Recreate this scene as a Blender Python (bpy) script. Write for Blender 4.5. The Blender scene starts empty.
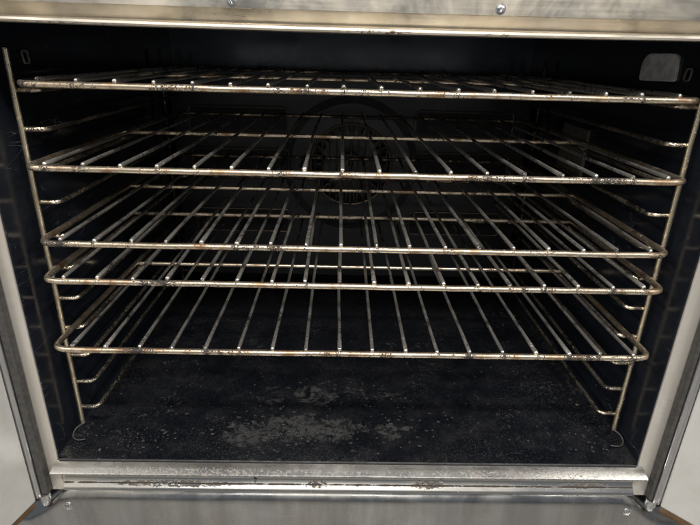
import bpy, math, random
from mathutils import Vector, Matrix
random.seed(7)
scn = bpy.context.scene
COL = scn.collection

# ------------------------------------------------------------------ camera
CAM = Vector((-0.0212, -0.5288, 0.4709)); PITCH, YAW, ROLL, FPX = 0.3863, 0.0225, 0.0277, 516.8
fwd = Vector((math.sin(YAW)*math.cos(PITCH), math.cos(YAW)*math.cos(PITCH), -math.sin(PITCH)))
rt = Vector((math.cos(YAW), -math.sin(YAW), 0)); up = rt.cross(fwd)
r2 = rt*math.cos(ROLL) + up*math.sin(ROLL); u2 = up*math.cos(ROLL) - rt*math.sin(ROLL)
cam_data = bpy.data.cameras.new('camera'); cam = bpy.data.objects.new('camera', cam_data); COL.objects.link(cam)
cam_data.sensor_width = 36; cam_data.lens = FPX/700*36; cam_data.clip_start = .01; cam_data.clip_end = 100
cam.matrix_world = Matrix(((r2.x, u2.x, -fwd.x, CAM.x), (r2.y, u2.y, -fwd.y, CAM.y), (r2.z, u2.z, -fwd.z, CAM.z), (0, 0, 0, 1)))
scn.camera = cam

# ------------------------------------------------------------------ light: rows of ceiling lamps in the room in front of the oven, plus added side fills
world = bpy.data.worlds.new('World'); scn.world = world; world.use_nodes = True
bg = world.node_tree.nodes['Background']; bg.inputs[0].default_value = (.85, .92, 1, 1); bg.inputs[1].default_value = .21
def lamp(loc, target, sx, sy, power, color):
    d = bpy.data.lights.new('ceiling_or_fill_lamp', 'AREA'); d.shape = 'RECTANGLE'; d.size = sx; d.size_y = sy
    d.energy = power; d.color = color
    o = bpy.data.objects.new('ceiling_or_fill_lamp', d); COL.objects.link(o)
    o.location = loc; o.rotation_euler = (Vector(target)-Vector(loc)).to_track_quat('-Z', 'Y').to_euler()
    return o
lamp((.15, -1.55, 2.15), (0, 0, .2), 1.5, .16, 92, (1, .96, .91))
lamp((-.3, -3.6, 2.15), (0, 0, .25), 2.4, .2, 17, (1, .96, .90))
lamp((.3, -6.6, 2.15), (0, 0, .3), 3.0, .5, 3, (1, .98, .95))
lamp((-2.2, -1.3, 2.15), (-2.2, -1.2, -1), .3, 1.5, 85, (1, .97, .92)); lamp((2.4, -1.3, 2.15), (2.4, -1.2, -1), .3, 1.5, 85, (1, .97, .92))  # side pair added to brighten the doors and jambs
vs = scn.view_settings
vs.view_transform = 'Standard'; vs.look = 'None'; vs.exposure = 0; vs.gamma = 1; vs.use_curve_mapping = False

# ------------------------------------------------------------------ node helpers
class G:
    def __init__(s, name):
        s.m = bpy.data.materials.new(name); s.m.use_nodes = True; s.t = s.m.node_tree
        s.b = s.t.nodes['Principled BSDF']
        tc = s.t.nodes.new('ShaderNodeTexCoord'); s.co = tc.outputs['Object']
    def put(s, sock, v):
        if isinstance(v, bpy.types.NodeSocket): s.t.links.new(v, sock)
        elif v is not None:
            if isinstance(v, (tuple, list)) and len(v) == 3 and sock.type == 'RGBA': v = (*v, 1)
            sock.default_value = v
    def math(s, op, a, b=None, c=None, clamp=False):
        n = s.t.nodes.new('ShaderNodeMath'); n.operation = op; n.use_clamp = clamp
        for i, v in enumerate((a, b, c)):
            if v is not None: s.put(n.inputs[i], v)
        return n.outputs[0]
    def vmath(s, op, a, b=None):
        n = s.t.nodes.new('ShaderNodeVectorMath'); n.operation = op
        s.put(n.inputs[0], a)
        if b is not None: s.put(n.inputs[1], b)
        return n.outputs['Value'] if op in ('LENGTH', 'DOT_PRODUCT') else n.outputs[0]
    def noise(s, scale, detail=4, rough=.55, vec=None, stretch=None, dist=0):
        vec = vec or s.co
        if stretch: vec = s.vmath('MULTIPLY', vec, stretch)
        n = s.t.nodes.new('ShaderNodeTexNoise'); s.put(n.inputs['Vector'], vec)
        n.inputs['Scale'].default_value = scale; n.inputs['Detail'].default_value = detail
        n.inputs['Roughness'].default_value = rough; n.inputs['Distortion'].default_value = dist
        return n.outputs[0]
    def ramp(s, v, a, b, lo=0., hi=1.):
        n = s.t.nodes.new('ShaderNodeMapRange'); n.interpolation_type = 'SMOOTHSTEP'
        s.put(n.inputs[0], v); n.inputs[1].default_value = a; n.inputs[2].default_value = b
        n.inputs[3].default_value = lo; n.inputs[4].default_value = hi
        return n.outputs[0]
    def mix(s, f, a, b):
        n = s.t.nodes.new('ShaderNodeMix'); n.data_type = 'RGBA'; s.put(n.inputs[0], f); s.put(n.inputs[6], a); s.put(n.inputs[7], b)
        return n.outputs[2]
    def mixf(s, f, a, b):
        n = s.t.nodes.new('ShaderNodeMix'); s.put(n.inputs[0], f); s.put(n.inputs[2], a); s.put(n.inputs[3], b)
        return n.outputs[0]
    def blob(s, c, r, vec=None, soft=.6):
        d = s.vmath('LENGTH', s.vmath('DIVIDE', s.vmath('SUBTRACT', vec or s.co, c), r))
        return s.ramp(d, 1, 1-soft, 0, 1)
    def mx(s, *a):
        o = a[0]
        for v in a[1:]: o = s.math('MAXIMUM', o, v)
        return o
    def mul(s, a, b): return s.math('MULTIPLY', a, b, clamp=True)
    def xyz(s, vec=None):
        n = s.t.nodes.new('ShaderNodeSeparateXYZ'); s.put(n.inputs[0], vec or s.co); return n.outputs
    def bump(s, h, strength, dist):
        n = s.t.nodes.new('ShaderNodeBump'); s.put(n.inputs['Height'], h); n.inputs['Strength'].default_value = strength
        n.inputs['Distance'].default_value = dist; s.t.links.new(n.outputs[0], s.b.inputs['Normal'])
    def out(s, color=None, rough=None, metal=None, spec=None):
        if color is not None: s.put(s.b.inputs['Base Color'], color)
        if rough is not None: s.put(s.b.inputs['Roughness'], rough)
        if metal is not None: s.put(s.b.inputs['Metallic'], metal)
        if spec is not None: s.put(s.b.inputs['Specular IOR Level'], spec)
        return s.m
    def rand_co(s):
        oi = s.t.nodes.new('ShaderNodeObjectInfo'); sc = s.math('MULTIPLY', oi.outputs['Random'], 37.)
        cx = s.t.nodes.new('ShaderNodeCombineXYZ')
        for i, k in enumerate((1, 1.7, 2.3)): s.put(cx.inputs[i], s.math('MULTIPLY', sc, k))
        s.co = s.vmath('ADD', s.co, cx.outputs[0]); return oi.outputs['Random']

# ------------------------------------------------------------------ materials
def wire_material(name, pale, bronze, soot_amount, stain_amount, fine=620, r0=.24, r1=.40, metal=1., bar=False):
    """plated wire: bright stretches, soft heat staining, clusters of burnt specks; back half darkened in the colour in place of shade"""
    g = G(name); back_shade = g.ramp(g.math('ADD', g.xyz()[1], g.math('MULTIPLY_ADD', g.noise(14, 3, .6), .16, -.08)), .26, .50, 0, .12)  # shade deep in the cavity, put into the wire colour
    weld = g.ramp(g.math('ABSOLUTE', g.math('SUBTRACT', g.math('FRACT', g.math('DIVIDE', g.math('ADD', g.xyz()[0], 2*.0392*20), .0392)), .5)), .17, .02, 0, .06) if bar else 0.
    g.rand_co()
    zone = g.noise(17, 3, .6); speck = g.noise(fine, 2, .6); mid = g.noise(130, 4, .65)
    stain_shade = g.ramp(g.math('ADD', g.noise(42, 4, .6), g.math('MULTIPLY', back_shade, .8)), .60-stain_amount, .80-stain_amount)
    soot_shade = g.ramp(g.math('ADD', g.math('ADD', g.math('MULTIPLY', speck, .6), g.math('MULTIPLY', mid, .4)), g.math('ADD', weld, g.math('MULTIPLY_ADD', zone, .66, g.math('SUBTRACT', back_shade, .33)))), .62-soot_amount, .67-soot_amount)
    crust = g.mul(g.ramp(g.noise(230, 3, .6, vec=g.vmath('ADD', g.co, (5, 3, 1))), .60, .66), g.ramp(g.noise(24, 2, .5, vec=g.vmath('ADD', g.co, (2, 7, 4))), .50, .62))
    col = g.mix(stain_shade, pale, bronze); col = g.mix(crust, col, (.12, .055, .026)); col = g.mix(soot_shade, col, (.017, .014, .012))
    bad = g.mx(soot_shade, crust)
    g.bump(g.math('ADD', g.math('MULTIPLY', mid, .5), bad), .22, .0005)
    return g.out(col, g.mixf(bad, g.mixf(stain_shade, r0, r1), .68), g.mixf(bad, metal, .0))
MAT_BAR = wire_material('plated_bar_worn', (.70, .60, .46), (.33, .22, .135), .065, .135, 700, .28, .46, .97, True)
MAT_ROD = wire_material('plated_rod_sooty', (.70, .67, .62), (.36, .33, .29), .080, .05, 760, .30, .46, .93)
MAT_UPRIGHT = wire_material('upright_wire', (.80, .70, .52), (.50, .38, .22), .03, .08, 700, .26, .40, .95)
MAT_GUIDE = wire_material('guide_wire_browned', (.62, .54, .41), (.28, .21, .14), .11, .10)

ZFL = -.045
def enamel(name, mode, base=((.0085, .0105, .0155), (.0120, .0145, .0205)), spec=.75, rr=(.05, .19)):
    g = G(name)
    smear = g.noise(9, 5, .6); fine = g.noise(240, 3, .6)
    rough = g.math('ADD', g.ramp(smear, .3, .7, *rr), g.math('MULTIPLY', fine, .08))
    col = g.mix(g.ramp(smear, .45, .75), *base)
    if mode == 'wall':
        sc1 = g.ramp(g.noise(30, 2, .5, stretch=(1, .25, 1.6), dist=1.2), .493, .497)
        sc2 = g.ramp(g.noise(30, 2, .5, stretch=(1, .25, 1.6), dist=1.2), .503, .499)
        scratch = g.mul(g.mul(sc1, sc2), g.ramp(g.noise(14, 2, .5), .56, .66))
        sp = g.mul(g.ramp(g.noise(300, 2, .5), .72, .76), g.ramp(g.noise(16, 2), .5, .65))
        col = g.mix(g.mul(g.mx(scratch, sp), .5), col, (.22, .22, .21))
        g.bump(fine, .10, .0004)
    if mode == 'floor':
        w = g.noise(38, 5, .7, dist=.6); wv = g.math('MULTIPLY_ADD', w, .07, -.035)
        cx = g.t.nodes.new('ShaderNodeCombineXYZ'); g.put(cx.inputs[0], wv); g.put(cx.inputs[1], g.math('MULTIPLY', wv, -.8))
        v = g.vmath('ADD', g.co, cx.outputs[0])
        reg = g.mx(g.mul(g.blob((-.09, .085, ZFL), (.25, .065, 1), v, 1.), .9), g.mul(g.blob((.05, .085, ZFL), (.11, .04, 1), v, 1.), .8), g.mul(g.blob((-.05, .170, ZFL), (.25, .07, 1), v, 1.), .72))
        scr = g.noise(26, 8, .72, stretch=(1, 1.5, 1), dist=.9)
        m = g.ramp(g.math('ADD', scr, g.math('MULTIPLY_ADD', reg, .36, -.24)), .47, .53)
        solid = g.mx(g.blob((-.155, .068, ZFL), (.030, .020, 1), v, .3), g.blob((-.035, .077, ZFL), (.028, .018, 1), v, .3), g.blob((.058, .082, ZFL), (.014, .018, 1), v, .3))
        m = g.mul(g.mx(m, solid), g.ramp(g.noise(120, 7, .8), .42, .54, .05, 1))
        area = g.ramp(g.noise(7, 3, .6), .38, .66)
        grit = g.mul(g.ramp(g.noise(420, 4, .75), .54, .66), g.math('MULTIPLY_ADD', area, .75, .25))
        flake = g.mul(g.ramp(g.noise(110, 7, .75, dist=.5), .56, .60), g.ramp(g.noise(10, 3, .6), .5, .62))
        dull = g.ramp(g.noise(34, 8, .75), .40, .66)
        col = g.mix(g.mul(dull, .6), col, (.0110, .0115, .0130))
        col = g.mix(g.mul(flake, .5), col, (.06, .06, .06)); col = g.mix(g.mul(grit, .6), col, (.07, .07, .07)); col = g.mix(g.mul(m, .85), col, (.040, .040, .039))
        rough = g.mixf(g.mx(m, grit, flake, g.mul(dull, .6)), rough, .75)
        g.bump(g.math('ADD', g.math('MULTIPLY', m, .5), g.math('ADD', grit, g.math('MULTIPLY', g.noise(60, 5, .7), 1.2))), .5, .0012)
    return g.out(col, rough, 0, spec)
MAT_WALL = enamel('black_enamel_wall', 'wall'); MAT_FLOOR = enamel('black_enamel_floor_burnt', 'floor', ((.0040, .0048, .0070), (.0070, .0080, .0105)), .32, (.14, .30))
MAT_BACK = enamel('black_enamel_veil_lift', 'wall', ((.042, .052, .074), (.048, .059, .082)), 1.)  # base lifted towards navy: camera veil put into the enamel colour
MAT_BAFFLE = enamel('baffle_sooty_black', 'wall', ((.015, .016, .018), (.020, .021, .023)), .6, (.22, .40))

def steel(name, base, r0, r1, dirt=None, scale=1, wave=3, metal=1., streak=0.):
    g = G(name)
    brush = g.noise(260, 3, .6, stretch=(.035, 1, 1)); smear = g.noise(10*scale, 5, .62); spots = g.ramp(g.noise(170, 3, .6), .70, .75)
    spots = g.mul(spots, g.ramp(smear, .45, .62))
    col = g.mix(g.ramp(smear, .3, .7), base, tuple(c*k for c, k in zip(base, (.86, .84, .79))))
    col = g.mix(g.mul(spots, .7), col, (.10, .075, .05))
    rough = g.math('ADD', g.ramp(smear, .3, .7, r0, r1), g.math('MULTIPLY_ADD', brush, .14, -.07))
    if streak:
        st = g.ramp(g.noise(22, 6, .7, stretch=(1, 1, .12)), .35, .65); wipe = g.ramp(g.noise(6, 5, .7, dist=1.5), .35, .65)
        col = g.mix(g.mul(st, streak), col, tuple(c*.45 for c in base)); rough = g.math('ADD', rough, g.math('MULTIPLY_ADD', wipe, .16, -.05))
    if dirt:
        m, burn = dirt(g)
        col = g.mix(m, col, burn); rough = g.mixf(m, rough, .8); metal = g.math('SUBTRACT', metal, m, clamp=True)
    g.bump(g.math('ADD', brush, g.math('MULTIPLY', g.noise(9, 2), wave)), .06, .0008)
    return g.out(col, rough, metal)
def dirt_lip(g):            # burnt line along the sill's lower face
    x, y, z = g.xyz()
    n = g.noise(210, 4, .7); n2 = g.noise(330, 5, .8, stretch=(.6, 1, 1)); line = g.ramp(g.math('ABSOLUTE', g.math('ADD', z, .0668)), .0016, .0003)
    wide = g.mx(g.blob((-.235, 0, -.0668), (.13, .1, .0058)), g.blob((-.045, 0, -.0660), (.024, .1, .0068)), g.blob((.103, 0, -.0655), (.036, .1, .0075)),
                g.blob((-.128, 0, -.063), (.004, .1, .009)), g.blob((.315, 0, -.0655), (.05, .1, .005)))
    m = g.mx(g.mul(g.ramp(g.math('ADD', g.math('MULTIPLY', wide, .30), n2), .70, .78), .92), g.ramp(g.math('ADD', g.math('MULTIPLY', line, .35), g.noise(70, 5, .75)), .62, .78))
    burn = g.mix(g.ramp(g.noise(70, 3, .6), .45, .65), (.015, .012, .010), (.040, .024, .014))
    return m, burn
def dirt_sill(g):           # rust towards the front edge of the ledge
    x, y, z = g.xyz()
    edge = g.ramp(y, .006, -.001); n = g.noise(300, 5, .75); n2 = g.noise(16, 3, .6)
    zone = g.mx(g.blob((-.24, 0, -.046), (.19, .05, .05)), g.blob((.25, 0, -.046), (.14, .05, .05)), g.math('MULTIPLY', n2, .55))
    m = g.mul(g.mul(edge, zone), g.ramp(n, .50, .64))
    film = g.mul(g.ramp(g.noise(40, 5, .7), .5, .7), .10)
    m2 = g.mx(m, g.mul(film, g.ramp(g.noise(8, 2), .45, .6)))
    return m2, g.mix(g.ramp(n2, .4, .6), (.15, .070, .022), (.075, .050, .030))
def dirt_header(g):
    x, y, z = g.xyz()
    n = g.noise(190, 4, .7)
    zone = g.mx(g.blob((.01, -.004, .4885), (.05, .02, .004)), g.blob((.12, -.004, .4885), (.02, .02, .003)), g.blob((-.27, 0, .489), (.09, .02, .002)))
    return g.mul(zone, g.ramp(n, .48, .58)), (.07, .035, .02)
MAT_HEADER = steel('header_steel', (.66, .615, .54), .26, .42, dirt_header, streak=.28)
MAT_JAMB = steel('jamb_steel', (.78, .745, .69), .26, .42, metal=.75)
MAT_SILL = steel('sill_steel', (.62, .62, .62), .22, .34, dirt_sill)
MAT_LIP = steel('sill_face_steel', (.58, .57, .55), .20, .32, dirt_lip)
MAT_APRON = steel('apron_steel', (.52, .52, .52), .12, .26, wave=60, streak=.5)
MAT_DOOR = steel('door_steel', (.66, .655, .64), .38, .52, metal=.5)
MAT_EDGE = steel('edge_steel', (.72, .72, .73), .22, .34)
def simple(name, col, rough, metal=0, nscale=60, amt=.5):
    g = G(name); n = g.noise(nscale, 4, .6)
    g.bump(n, .2, .0006)
    return g.out(g.mix(g.mul(g.ramp(n, .35, .65), amt), col, tuple(c*.55 for c in col)), g.ramp(n, .3, .7, rough-.08, rough+.08), metal)
MAT_GASKET = simple('gasket_rubber', (.050, .048, .045), .6, 0, 150, .9)
MAT_GROOVE = simple('groove_black', (.004, .004, .005), .6)
MAT_FAN = simple('fan_steel_sooty', (.10, .10, .096), .40, .7)
MAT_RIM = simple('slot_rim_browned', (.17, .125, .09), .40, .6)
MAT_PLATE = simple('plate_sooty', (.20, .19, .165), .6, .3, 120, .8)
MAT_LENS = simple('lamp_cover_grey', (.72, .73, .74), .5, 0, 70, .8)
MAT_BRASS = simple('seal_brown', (.17, .10, .045), .5, .3, 45, .8)
MAT_SCREW = simple('screw_steel', (.62, .62, .61), .28, 1, 200, .5)
MAT_STRIP = simple('strip_steel', (.60, .60, .60), .34, 1, 22, .35)
MAT_CRUST = simple('burnt_crust', (.026, .026, .025), .7, 0, 300, .9)
MAT_CRUMB = simple('crumb_ash', (.22, .21, .19), .9, 0, 300, .6)

# ------------------------------------------------------------------ mesh helpers
def mesh_obj(name, verts, faces, mat, parent=None, smooth=True, bevel=0):
    me = bpy.data.meshes.new(name); me.from_pydata([tuple(v) for v in verts], [], faces); me.validate()
    if smooth:
        me.shade_smooth(); me.set_sharp_from_angle(angle=math.radians(38))
    me.materials.append(mat)
    return link_obj(name, me, parent, bevel)
def link_obj(name, me, parent=None, bevel=0):
    o = bpy.data.objects.new(name, me); COL.objects.link(o)
    if parent:
        o.parent = parent
    if bevel:
        b = o.modifiers.new('bevel', 'BEVEL'); b.width = bevel; b.segments = 2; b.limit_method = 'ANGLE'
    return o
def place(parent, *objs):      # keep world-space mesh coordinates under a parent that stands elsewhere
    for o in objs:
        o.parent = parent; o.matrix_parent_inverse = parent.matrix_local.inverted() if parent.parent is None else Matrix.Identity(4)
def tube(path, r, n=10, closed=False, cap=True, rad=None):
    P = [Vector(p) for p in path]; V = []; F = []
    m = len(P); prev = None
    for i, p in enumerate(P):
        if closed: t = (P[(i+1) % m]-P[i-1]).normalized()
        else: t = (P[min(i+1, m-1)]-P[max(i-1, 0)]).normalized()
        if prev is None:
            a = Vector((0, 0, 1)) if abs(t.z) < .9 else Vector((1, 0, 0))
            u = (a - t*a.dot(t)).normalized()
        else: u = (prev - t*prev.dot(t)).normalized()
        prev = u; w = t.cross(u); rr = rad[i] if rad else r
        for k in range(n):
            q = 2*math.pi*k/n; V.append(p + (u*math.cos(q)+w*math.sin(q))*rr)
    for i in range(m if closed else m-1):
        j = (i+1) % m
        for k in range(n):
            l = (k+1) % n; F.append((i*n+k, i*n+l, j*n+l, j*n+k))
    if cap and not closed:
        F.append(tuple(range(n))[::-1]); F.append(tuple((m-1)*n+k for k in range(n)))
    return V, F
def arc_path(pts, r, seg=6, closed=False):
    """polyline with rounded corners"""
    P = [Vector(p) for p in pts]; out = []; m = len(P)
    for i, p in enumerate(P):
        if not closed and i in (0, m-1): out.append(p); continue
        a = (P[i-1]-p); b = (P[(i+1) % m]-p); d = min(r, a.length*.49, b.length*.49)
        A = p+a.normalized()*d; B = p+b.normalized()*d
        for k in range(seg+1):
            t = k/seg; out.append(A*(1-t)**2 + p*2*t*(1-t) + B*t*t)
    return out
def subdiv(path, step, closed=False, jit=0):
    out = []; m = len(path)
    for i in range(m if closed else m-1):
        a, b = Vector(path[i]), Vector(path[(i+1) % m]); k = max(1, int((b-a).length/step))
        out += [a.lerp(b, j/k) for j in range(k)]
    if not closed: out.append(Vector(path[-1]))
    if jit: out = [p+Vector((random.uniform(-jit, jit), random.uniform(-jit, jit), random.uniform(-jit, jit))) for p in out]
    return out
def box(x0, x1, y0, y1, z0, z1):
    V = [(x, y, z) for x in (x0, x1) for y in (y0, y1) for z in (z0, z1)]
    return V, [(0, 1, 3, 2), (4, 6, 7, 5), (0, 4, 5, 1), (2, 3, 7, 6), (0, 2, 6, 4), (1, 5, 7, 3)]
def prism_x(prof, x0, x1, n=24, sag=None):
    """extrude a closed (y,z) profile along x"""
    V = []; F = []; k = len(prof)
    for i in range(n+1):
        x = x0+(x1-x0)*i/n
        for (y, z) in prof: V.append((x, y, z+(sag(x, z) if sag else 0)))
    for i in range(n):
        for j in range(k):
            l = (j+1) % k; F.append((i*k+j, i*k+l, (i+1)*k+l, (i+1)*k+j))
    F.append(tuple(range(k))[::-1]); F.append(tuple(n*k+j for j in range(k)))
    return V, F
def screw_mesh(r):
    """pan head with a cross recess, axis +Z"""
    V = []; F = []; n = 20
    prof = [(r*1.35, -.0004), (r*1.35, .0003), (r, .0004), (r*.93, .0012), (r*.6, .0018)]
    for (q, z) in prof:
        for k in range(n): a = 2*math.pi*k/n; V.append((q*math.cos(a), q*math.sin(a), z))
    for i in range(len(prof)-1):
        for k in range(n): l = (k+1) % n; F.append((i*n+k, i*n+l, (i+1)*n+l, (i+1)*n+k))
    b = len(V)-n; c0 = len(V)
    for k in range(n):
        a = 2*math.pi*k/n; q = r*(.45 if k % 5 in (0, 1) else .15); V.append((q*math.cos(a), q*math.sin(a), .0017 if k % 5 not in (0, 1) else .0012))
    for k in range(n): l = (k+1) % n; F.append((b+k, b+l, c0+l, c0+k))
    F.append(tuple(c0+k for k in range(n)))
    return V, F
def empty(name, loc, label, cat, group=None):
    o = bpy.data.objects.new(name, None); COL.objects.link(o); o.location = loc; o.empty_display_size = .05
    o['label'] = label; o['category'] = cat
    if group: o['group'] = group
    bpy.context.view_layer.update()
    return o

# ------------------------------------------------------------------ the oven
XW, Y0, YB, ZF, ZC = .3885, .0135, .66, -.0450, .512
oven = empty('convection_oven', (0, .3, -.25), 'open black enamelled commercial oven with stainless steel front frame and doors', 'oven')
INV = oven.matrix_world.inverted()
def part(name, vf, mat, parent=oven, smooth=True, bevel=0):
    o = mesh_obj(name, vf[0], vf[1], mat, parent, smooth, bevel)
    if parent is oven: o.matrix_parent_inverse = INV
    return o
def grid_floor():
    V = []; F = []; nx, ny = 60, 46
    for j in range(ny+1):
        for i in range(nx+1):
            x = -XW+2*XW*i/nx; y = Y0+(YB-Y0)*j/ny
            z = ZF+.0012*math.sin(x*9+1)*math.sin(y*11)+.0006*math.sin(x*31+y*17)
            e = min(XW-abs(x), y-Y0+.006); z += .010*max(0, 1-e/.014)**2 if XW-abs(x) < .014 else 0
            pass
            V.append((x, y, z))
    for j in range(ny):
        for i in range(nx): a = j*(nx+1)+i; F.append((a, a+1, a+nx+2, a+nx+1))
    return V, F
part('cavity_floor', grid_floor(), MAT_FLOOR)
for s in (-1, 1):
    xs = sorted((s*XW, s*(XW+.02)))
    part('side_wall', box(xs[0], xs[1], Y0+.0005, YB, -.075, ZC), MAT_WALL, smooth=False, bevel=.002)
part('back_wall', box(-.42, .42, YB+.0005, YB+.02, -.08, ZC+.02), MAT_BACK, smooth=False)
part('cavity_ceiling', box(-.42, .42, .012, YB, ZC+.0005, ZC+.02), MAT_BACK, smooth=False)
part('floor_edge', prism_x([(.0105, -.047), (.0132, -.047), (.0132, -.0385), (.0120, -.0372), (.0105, -.0385)], -.3868, .3868), MAT_GROOVE)

# baffle panel in front of the blower, with a round inlet
def baffle():
    V = []; F = []; R = .146; cz = .242; n = 64
    x0, x1, z0, z1 = -.377, .377, -.02, .432
    for d in (0, .003):
        for k in range(n):
            a = 2*math.pi*k/n; c, s_ = math.cos(a), math.sin(a); V.append((R*c, .6+d, cz+R*s_))
        for k in range(n):
            a = 2*math.pi*k/n; c, s_ = math.cos(a), math.sin(a)
            t = min((x1 if c > 0 else -x0)/max(abs(c), 1e-6), ((z1-cz) if s_ > 0 else (cz-z0))/max(abs(s_), 1e-6)); V.append((t*c, .6+d, cz+t*s_))
    for k in range(n):
        l = (k+1) % n
        F.append((k, n+k, n+l, l)); F.append((2*n+k, 2*n+l, 3*n+l, 3*n+k)); F.append((k, l, 2*n+l, 2*n+k)); F.append((n+k, 3*n+k, 3*n+l, n+l))
    # fill the four corners
    for d in (0, 2):
        for (sx, sz) in ((1, 1), (-1, 1), (-1, -1), (1, -1)):
            q = len(V); V.append(((x1 if sx > 0 else x0), .6+(.003 if d else 0), (z1 if sz > 0 else z0)))
            for k in range(n):
                a, b = V[d*n+n+k], V[d*n+n+(k+1) % n]
                if abs(a[0]-b[0]) > 1e-5 and abs(a[2]-b[2]) > 1e-5 and (a[0]+b[0])*sx > 0 and (a[2]+b[2]-2*cz)*sz > 0: F.append((d*n+n+k, d*n+n+(k+1) % n, q))
    return V, F
baf = part('baffle_panel', baffle(), MAT_BAFFLE, smooth=False)
part('baffle_flange', box(-.377, .377, .6035, .655, .4325, .4350), MAT_BAFFLE, smooth=False)
for s in (-1, 1):
    for zt in (.360, .273, .139):
        a, b = (s*.135, s*.343)
        pth = arc_path([(a, .597, zt), (b, .597, zt), (b, .597, zt-.052), (a, .597, zt-.052)], .010, 5, True)
        o = mesh_obj('slot_rim', *tube(subdiv(pth, .02, True), .0016, 8, True), MAT_RIM, baf)
        sl = mesh_obj('louvre_slot', *box(min(a, b)+.004, max(a, b)-.004, .5985, .5998, zt-.048, zt-.004), MAT_GROOVE, baf, False)
def ring(ro, ri, y0, y1, cz=.242, n=72):
    V = []; F = []
    for (r, y) in ((ro, y0), (ri, y0), (ri, y1), (ro, y1)):
        for k in range(n): a = 2*math.pi*k/n; V.append((r*math.cos(a), y, cz+r*math.sin(a)))
    for i in range(4):
        for k in range(n): l = (k+1) % n; F.append((i*n+k, i*n+l, ((i+1) % 4)*n+l, ((i+1) % 4)*n+k))
    return V, F
fan = part('blower_inlet', ring(.130, .088, .5995, .603), MAT_BAFFLE, smooth=False)
mesh_obj('inlet_groove', *ring(.1455, .1305, .6005, .607), MAT_GROOVE, fan, False)
mesh_obj('inlet_lip', *tube([(.088*math.cos(2*math.pi*k/60), .5985, .242+.088*math.sin(2*math.pi*k/60)) for k in range(60)], .003, 8, True), MAT_RIM, fan)
blade_v, blade_f = box(-.0012, .0012, .607, .648, -.016, .016)
blade_me = None
for k in range(26):
    a = 2*math.pi*k/26
    if blade_me is None:
        o = mesh_obj('fan_blade', [(x+.100, y, z) for x, y, z in [(v[2], v[1], v[0]) for v in blade_v]], blade_f, MAT_FAN, fan, False); blade_me = o.data
    else: o = link_obj('fan_blade', blade_me, fan)
    o.matrix_local = Matrix.Translation((0, 0, .242)) @ Matrix.Rotation(-a, 4, 'Y') @ Matrix.Translation((-.02, 0, 0))
def disc(r, y0, y1, n=40):
    return ring(r, .004, y0, y1, n=n)
mesh_obj('fan_back_plate', *disc(.1, .6490, .652), MAT_FAN, fan, False)
mesh_obj('fan_hub', *ring(.022, .006, .612, .6485, n=24), MAT_FAN, fan, False)
for k in range(-5, 6):     # guard bars across the inlet
    x = k*.0155; h = math.sqrt(.0885**2-x*x)
    mesh_obj('guard_bar', *tube([(x, .597, .242-h), (x, .597, .242+h)], .0018 if k else .003, 8), MAT_FAN, fan)

# fittings on the side walls
def clip(s):
    return tube(arc_path([(s*.3860, .108, .463), (s*.3860, .119, .463), (s*.3860, .121, .450), (s*.3860, .110, .450)], .003, 3, True), .0013, 8, True)
for s in (-1, 1): part('hanger_clip', clip(s), MAT_PLATE)
def lens():
    pts = [(.137, .4475), (.2195, .4455), (.2195, .468), (.212, .477), (.203, .4798), (.152, .4798), (.141, .478)]
    pts = [(p.x, p.y) for p in arc_path([(a, b, 0) for a, b in pts], .006, 4, True)]
    V = [(.3883, y, z) for y, z in pts]+[(.3848, y, z) for y, z in pts]; n = len(pts); c = len(V)
    F = [(i, (i+1) % n, n+(i+1) % n, n+i) for i in range(n)]+[tuple(n+i for i in range(n))]
    return V, F
part('lamp_cover', lens(), MAT_LENS, smooth=False, bevel=.0012)
pl = part('vent_plate', box(.3850, .3883, .333, .440, .286, .362), MAT_PLATE, smooth=False, bevel=.0012)
mesh_obj('plate_flange', *box(.3820, .3848, .331, .3328, .286, .362), MAT_PLATE, pl, False, .0008)
me = mesh_obj('wall_bolt', *screw_mesh(.0040), MAT_SCREW, oven); me.matrix_parent_inverse = INV
me.matrix_basis = Matrix.Translation((.366, .152, ZF+.0012))

# stainless front
def header_sag(x, z): return -.0020*(1-(x/.36)**2) if z < .4945 else -.0010*(1-(x/.36)**2)
hp = [(-.0125, .5060), (-.0125, .68), (.02, .68), (.02, .4895), (.006, .4890), (-.0080, .4888), (-.0112, .4895), (-.0126, .4912), (-.0122, .4932), (-.0100, .4943), (-.0015, .4946), (-.0005, .4958), (-.0100, .5052)]
head = part('header', prism_x(hp[::-1], -.445, .445, 40, header_sag), MAT_HEADER)
sc_v, sc_f = screw_mesh(.0034); screw_me = None
def screw(x, y, z, parent, rot=0):
    global screw_me
    if screw_me is None:
        o = mesh_obj('screw', sc_v, sc_f, MAT_SCREW, parent); screw_me = o.data
    else: o = link_obj('screw', screw_me, parent)
    o.matrix_local = Matrix.Translation((x, y, z)) @ Matrix.Rotation(math.pi/2, 4, 'X') @ Matrix.Rotation(rot, 4, 'Z')
    return o
for x, r in ((-.1215, .3), (.1200, 1.0)): screw(x, -.0127, .5105, head, r)
for s in (-1, 1):
    a, b = sorted((s*.3895, -.4115 if s < 0 else .4170))
    j = part('jamb', box(a, b, .0120, .034, -.092, .505), MAT_JAMB, smooth=False, bevel=.0015)
    a, b = sorted((s*.366, s*.3893))
    mesh_obj('jamb_foot', *box(a, b, .0126, .03, -.088, -.0475), MAT_JAMB, j, False, .001)
sill_prof = [(.0118, -.0402), (.0098, -.0410), (-.0040, -.0458), (-.0054, -.0466), (-.0058, -.0478), (-.0050, -.0490), (-.0030, -.0494), (.0118, -.0455)]
sill = part('sill', prism_x(sill_prof, -.3925, .3960), MAT_SILL)
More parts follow.
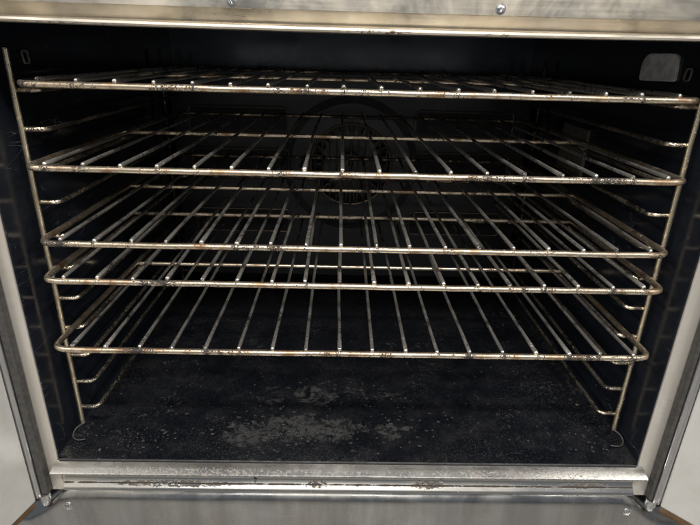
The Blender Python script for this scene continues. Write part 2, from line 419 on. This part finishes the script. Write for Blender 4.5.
lip_prof = [(.011, -.0500), (.0050, -.0505), (.0047, -.0600), (.0038, -.0628), (.0010, -.0668), (-.0026, -.0708), (-.0040, -.0726), (-.0044, -.0744), (-.0036, -.0760), (.0010, -.0764), (.011, -.0764)]
part('sill_face', prism_x(lip_prof, -.3800, .3830), MAT_LIP)
def apron():
    top = [(-.52, -.122), (-.44, -.122), (-.415, -.108), (-.392, -.088), (-.376, -.0810), (.376, -.0810), (.392, -.088), (.415, -.108), (.44, -.122), (.52, -.122)]
    V = []; F = []
    for x, z in top: V += [(x, .022-.022*math.sin(q*math.pi/20), z-.022+.022*math.cos(q*math.pi/20)) for q in range(11)]+[(x, 0, -.919)]
    for i in range(len(top)-1):
        for j in range(11): F.append((i*12+j, i*12+j+1, i*12+13+j, i*12+12+j))
    return V, F
for s in (-1, 1):
    a, b = sorted((s*.355, s*.47)); part('body_side', box(a, b, .0362, .66, -.35, -.0765), MAT_GROOVE, smooth=False)
    a, b = sorted((s*.4135, s*.47)); part('body_side', box(a, b, .0362, .66, -.0760, .55), MAT_GROOVE, smooth=False)
apr = part('apron', apron(), MAT_APRON)
for x, z, r in ((-.3823, -.1084, .5), (.3845, -.1099, .2)):
    o = screw(x, -.0002, z, apr, r); o.scale = (1.35, 1.35, 1.35)

# the two open doors
def door(s, ang, hx, hy):
    """local frame: +X away from the hinge along the door, -Y is the inner face"""
    root = part('door', box(.012, .46, .0062, .055, -.098, .60), MAT_EDGE, smooth=False, bevel=.003)
    ca, sa = math.cos(ang), math.sin(ang)
    ex = Vector((s*sa, -ca, 0)); ey = Vector((s*ca, sa, 0))
    M = Matrix(((ex.x, ey.x, 0, hx), (ex.y, ey.y, 0, hy), (0, 0, 1, 0), (0, 0, 0, 1)))
    root.matrix_basis = M
    mesh_obj('inner_panel', *box(.004, .452, -.0010, .0060, -.0965, .596), MAT_DOOR, root, False, .002)
    mesh_obj('panel_edge_strip', *box(-.0045, .0030, -.0030, .0200, -.0945, .594), MAT_STRIP, root, False, .0012)
    mesh_obj('bottom_seal', *tube([(.004+.03*k, .010+.004*math.sin(k*.5), -.106-.003*math.sin(k*.35)) for k in range(15)], .0075, 10), MAT_BRASS, root)
    return root
door(-1, math.radians(14), -.4205, .0010); door(1, math.radians(42), .4235, .0010)
for s, xa, xb, xc in ((-1, -.4042, -.4140, -.4196), (1, .4098, .4150, .4218)):
    a, b = sorted((xa, xb)); c, d = sorted((xb+s*.0004, xc))
    gk = part('door_gasket', box(a, b, .0005, .0115, -.088, .500), MAT_GASKET, smooth=False, bevel=.0012)
    mesh_obj('gasket_channel', *box(c, d, -.0020, .0112, -.092, .500), MAT_STRIP, gk, False, .001)
    x = (xa+xc)/2
    mesh_obj('hinge_cap', *tube([(x, .003, -.108), (x, .003, -.1055), (x, .003, -.0985), (x, .003, -.0975), (x, .003, -.0885)], .0068, 14, rad=[.0040, .0058, .0058, .0076, .0076]), MAT_SCREW, gk)

# ------------------------------------------------------------------ the room floor the oven stands over
gr = G('concrete_floor'); gn = gr.noise(3, 6, .6)
gr.out(gr.mix(gr.ramp(gn, .3, .7), (.27, .26, .245), (.20, .19, .18)), gr.ramp(gn, .3, .7, .16, .30), 0, .8)
fl = mesh_obj('floor', [(-14, -16, -.92), (14, -16, -.92), (14, 6, -.92), (-14, 6, -.92)], [(0, 1, 2, 3)], gr.m, None, False)
fl['kind'] = 'structure'; fl['label'] = 'pale concrete floor under the oven'; fl['category'] = 'floor'

# ------------------------------------------------------------------ wire rack guides on the side walls
XU, YU, Z0, PT, XR = .3758, .0619, -.0358, .0418, .3515
def guide(s, label):
    g = empty('rack_guide', (s*XU, .3, ZF), label, 'rack guide', 'wire rack guides on the side walls')
    inv = g.matrix_world.inverted()
    def gp(name, vf, mat=MAT_GUIDE):
        o = mesh_obj(name, vf[0], vf[1], mat, g); o.matrix_parent_inverse = inv; return o
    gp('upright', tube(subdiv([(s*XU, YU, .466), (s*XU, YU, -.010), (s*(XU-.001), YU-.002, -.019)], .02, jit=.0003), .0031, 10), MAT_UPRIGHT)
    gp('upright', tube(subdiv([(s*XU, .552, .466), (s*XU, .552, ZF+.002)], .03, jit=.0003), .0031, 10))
    for k in range(1, 12):
        z = Z0+k*PT
        p = arc_path([(s*(XU-.002), YU+.0035, z), (s*XR, YU+.0035, z), (s*XR, .550, z), (s*(XU-.002), .550, z)], .016, 6)
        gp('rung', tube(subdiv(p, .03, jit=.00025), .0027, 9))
    gp('foot_loop', tube(arc_path([(s*(XU-.006), YU-.006, -.014), (s*(XU+.004), YU-.012, -.018), (s*(XU+.008), YU-.018, -.028), (s*(XU+.004), YU-.016, -.037), (s*(XU-.004), YU-.010, -.0395)], .008, 5), .0010, 8), MAT_GASKET)
guide(-1, 'wire rack guide with eleven rungs on the side wall without a lamp cover')
guide(1, 'wire rack guide with eleven rungs below the grey lamp cover on its wall')

# ------------------------------------------------------------------ five wire racks
W, D, S, RF, RR = .718, .5374, .0392, .0036, .0021
def frame_mesh():
    h = W/2-RF+.002
    p = arc_path([(-h, 0, 0), (h, 0, 0), (h, D, 0), (-h, D, 0)], .020, 7, True)
    return tube(subdiv(p, .02, True, .00022), RF, 12, True)
def rod_mesh(seed):
    rnd = random.Random(seed); n = 22; P = []
    z = RF+RR-.0006; bow = rnd.choice((1, 1, 2.2))*rnd.uniform(-.0016, .0016); dip = rnd.uniform(0, .0012); e0, e1 = rnd.uniform(-.0006, .0028), rnd.uniform(.0005, .0028)
    for i in range(n+1):
        t = i/n; b = math.sin(math.pi*t)
        P.append((bow*b+rnd.uniform(-.0002, .0002), -e0+t*(D+e0+e1), z-dip*abs(math.sin(2*math.pi*t))+rnd.uniform(-.00015, .00015)))
    w = rnd.uniform(1.0, 1.35)
    rad = [RR*rnd.uniform(.5, .85), RR*w]+[RR*rnd.uniform(.96, 1.06) for _ in range(n-2)]+[RR*1.1, RR*.5]
    P[1] = (P[1][0], P[0][1]+.0014, z-.0003)
    return tube(P, RR, 9, rad=rad)
rod_mes = []
for q in range(14):
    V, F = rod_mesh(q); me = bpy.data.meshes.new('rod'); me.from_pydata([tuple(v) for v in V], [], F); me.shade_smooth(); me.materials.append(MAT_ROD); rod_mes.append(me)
racks = [(.4325, .0334, 'topmost wire oven rack, seen almost edge-on just under the oven roof'),
         (.3488, .0195, 'second wire oven rack from the roof, two rungs below the topmost rack'),
         (.2648, .0165, 'middle wire oven rack, third of five, close above another rack'),
         (.2228, .0081, 'fourth wire oven rack from the roof, one rung under the middle rack'),
         (.1382, .0000, 'lowest wire oven rack, nearest above the burnt black oven floor')]
for i, (z, y, label) in enumerate(racks):
    r = empty('oven_rack', (0, y, z-RF), label, 'oven rack', 'wire racks in the oven')
    up_ = Matrix.Translation((0, 0, RF))
    def rp(name, vf, mat):
        o = mesh_obj(name, vf[0], vf[1], mat, r); o.matrix_local = up_; return o
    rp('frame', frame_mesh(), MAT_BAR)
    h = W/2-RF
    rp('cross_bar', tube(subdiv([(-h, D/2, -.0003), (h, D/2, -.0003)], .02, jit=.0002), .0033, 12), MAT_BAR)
    for k in range(18):
        o = link_obj('rod', rod_mes[(k*5+i*3) % 14], r)
        o.matrix_local = up_ @ Matrix.Translation(((k-8.5)*S+random.uniform(-.0012, .0012), 0, 0)) @ Matrix.Rotation(random.uniform(-.004, .004), 4, 'Z')

# ------------------------------------------------------------------ ash crumbs on the oven floor
V = []; F = []
for q in range(320):
    x = random.uniform(-.375, .375); y = random.triangular(.02, .5, .07)
    sz = random.choice((.0003, .0004, .0005, .0009))*random.uniform(.7, 1.2)
    if q == 0: x, y, sz = -.345, .035, .0022
    b = len(V)
    for d in ((1, 0, .2), (-.5, .8, .3), (-.6, -.7, .2), (0, 0, 1.0)):
        V.append((x+d[0]*sz*random.uniform(.6, 1.5), y+d[1]*sz*random.uniform(.6, 1.5), ZF+.0012+d[2]*sz))
    F += [(b, b+1, b+3), (b+1, b+2, b+3), (b+2, b, b+3), (b, b+2, b+1)]
def crust(cx, cy, sx, sy, count, big):
    for _ in range(count):
        x, y = random.gauss(cx, sx), max(.02, random.gauss(cy, sy)); r = big*random.uniform(.3, 1.); n = random.randint(6, 9); b = len(V); zz = ZF+.0010
        h = random.uniform(.0004, .0012)
        for k in range(n):
            a = 2*math.pi*k/n; q = r*random.uniform(.45, 1.25); V.append((x+q*math.cos(a)*1.3, y+q*math.sin(a), zz))
        V.append((x, y, zz+h)); F.extend([(b+k, b+(k+1) % n, b+n) for k in range(n)])
n_crumb = len(F)
crust(-.06, .085, .10, .022, 110, .0030); crust(.08, .10, .12, .035, 50, .0020); crust(.0, .2, .2, .07, 60, .0018); crust(-.30, .06, .03, .02, 40, .002); crust(.33, .06, .025, .02, 40, .002)
cr = mesh_obj('crumbs', V, F, MAT_CRUMB, None, False)
cr.data.materials.append(MAT_CRUST)
for p in cr.data.polygons[n_crumb:]: p.material_index = 1
cr['kind'] = 'stuff'; cr['label'] = 'pale ash crumbs and burnt crust scattered over the black oven floor'; cr['category'] = 'crumbs'
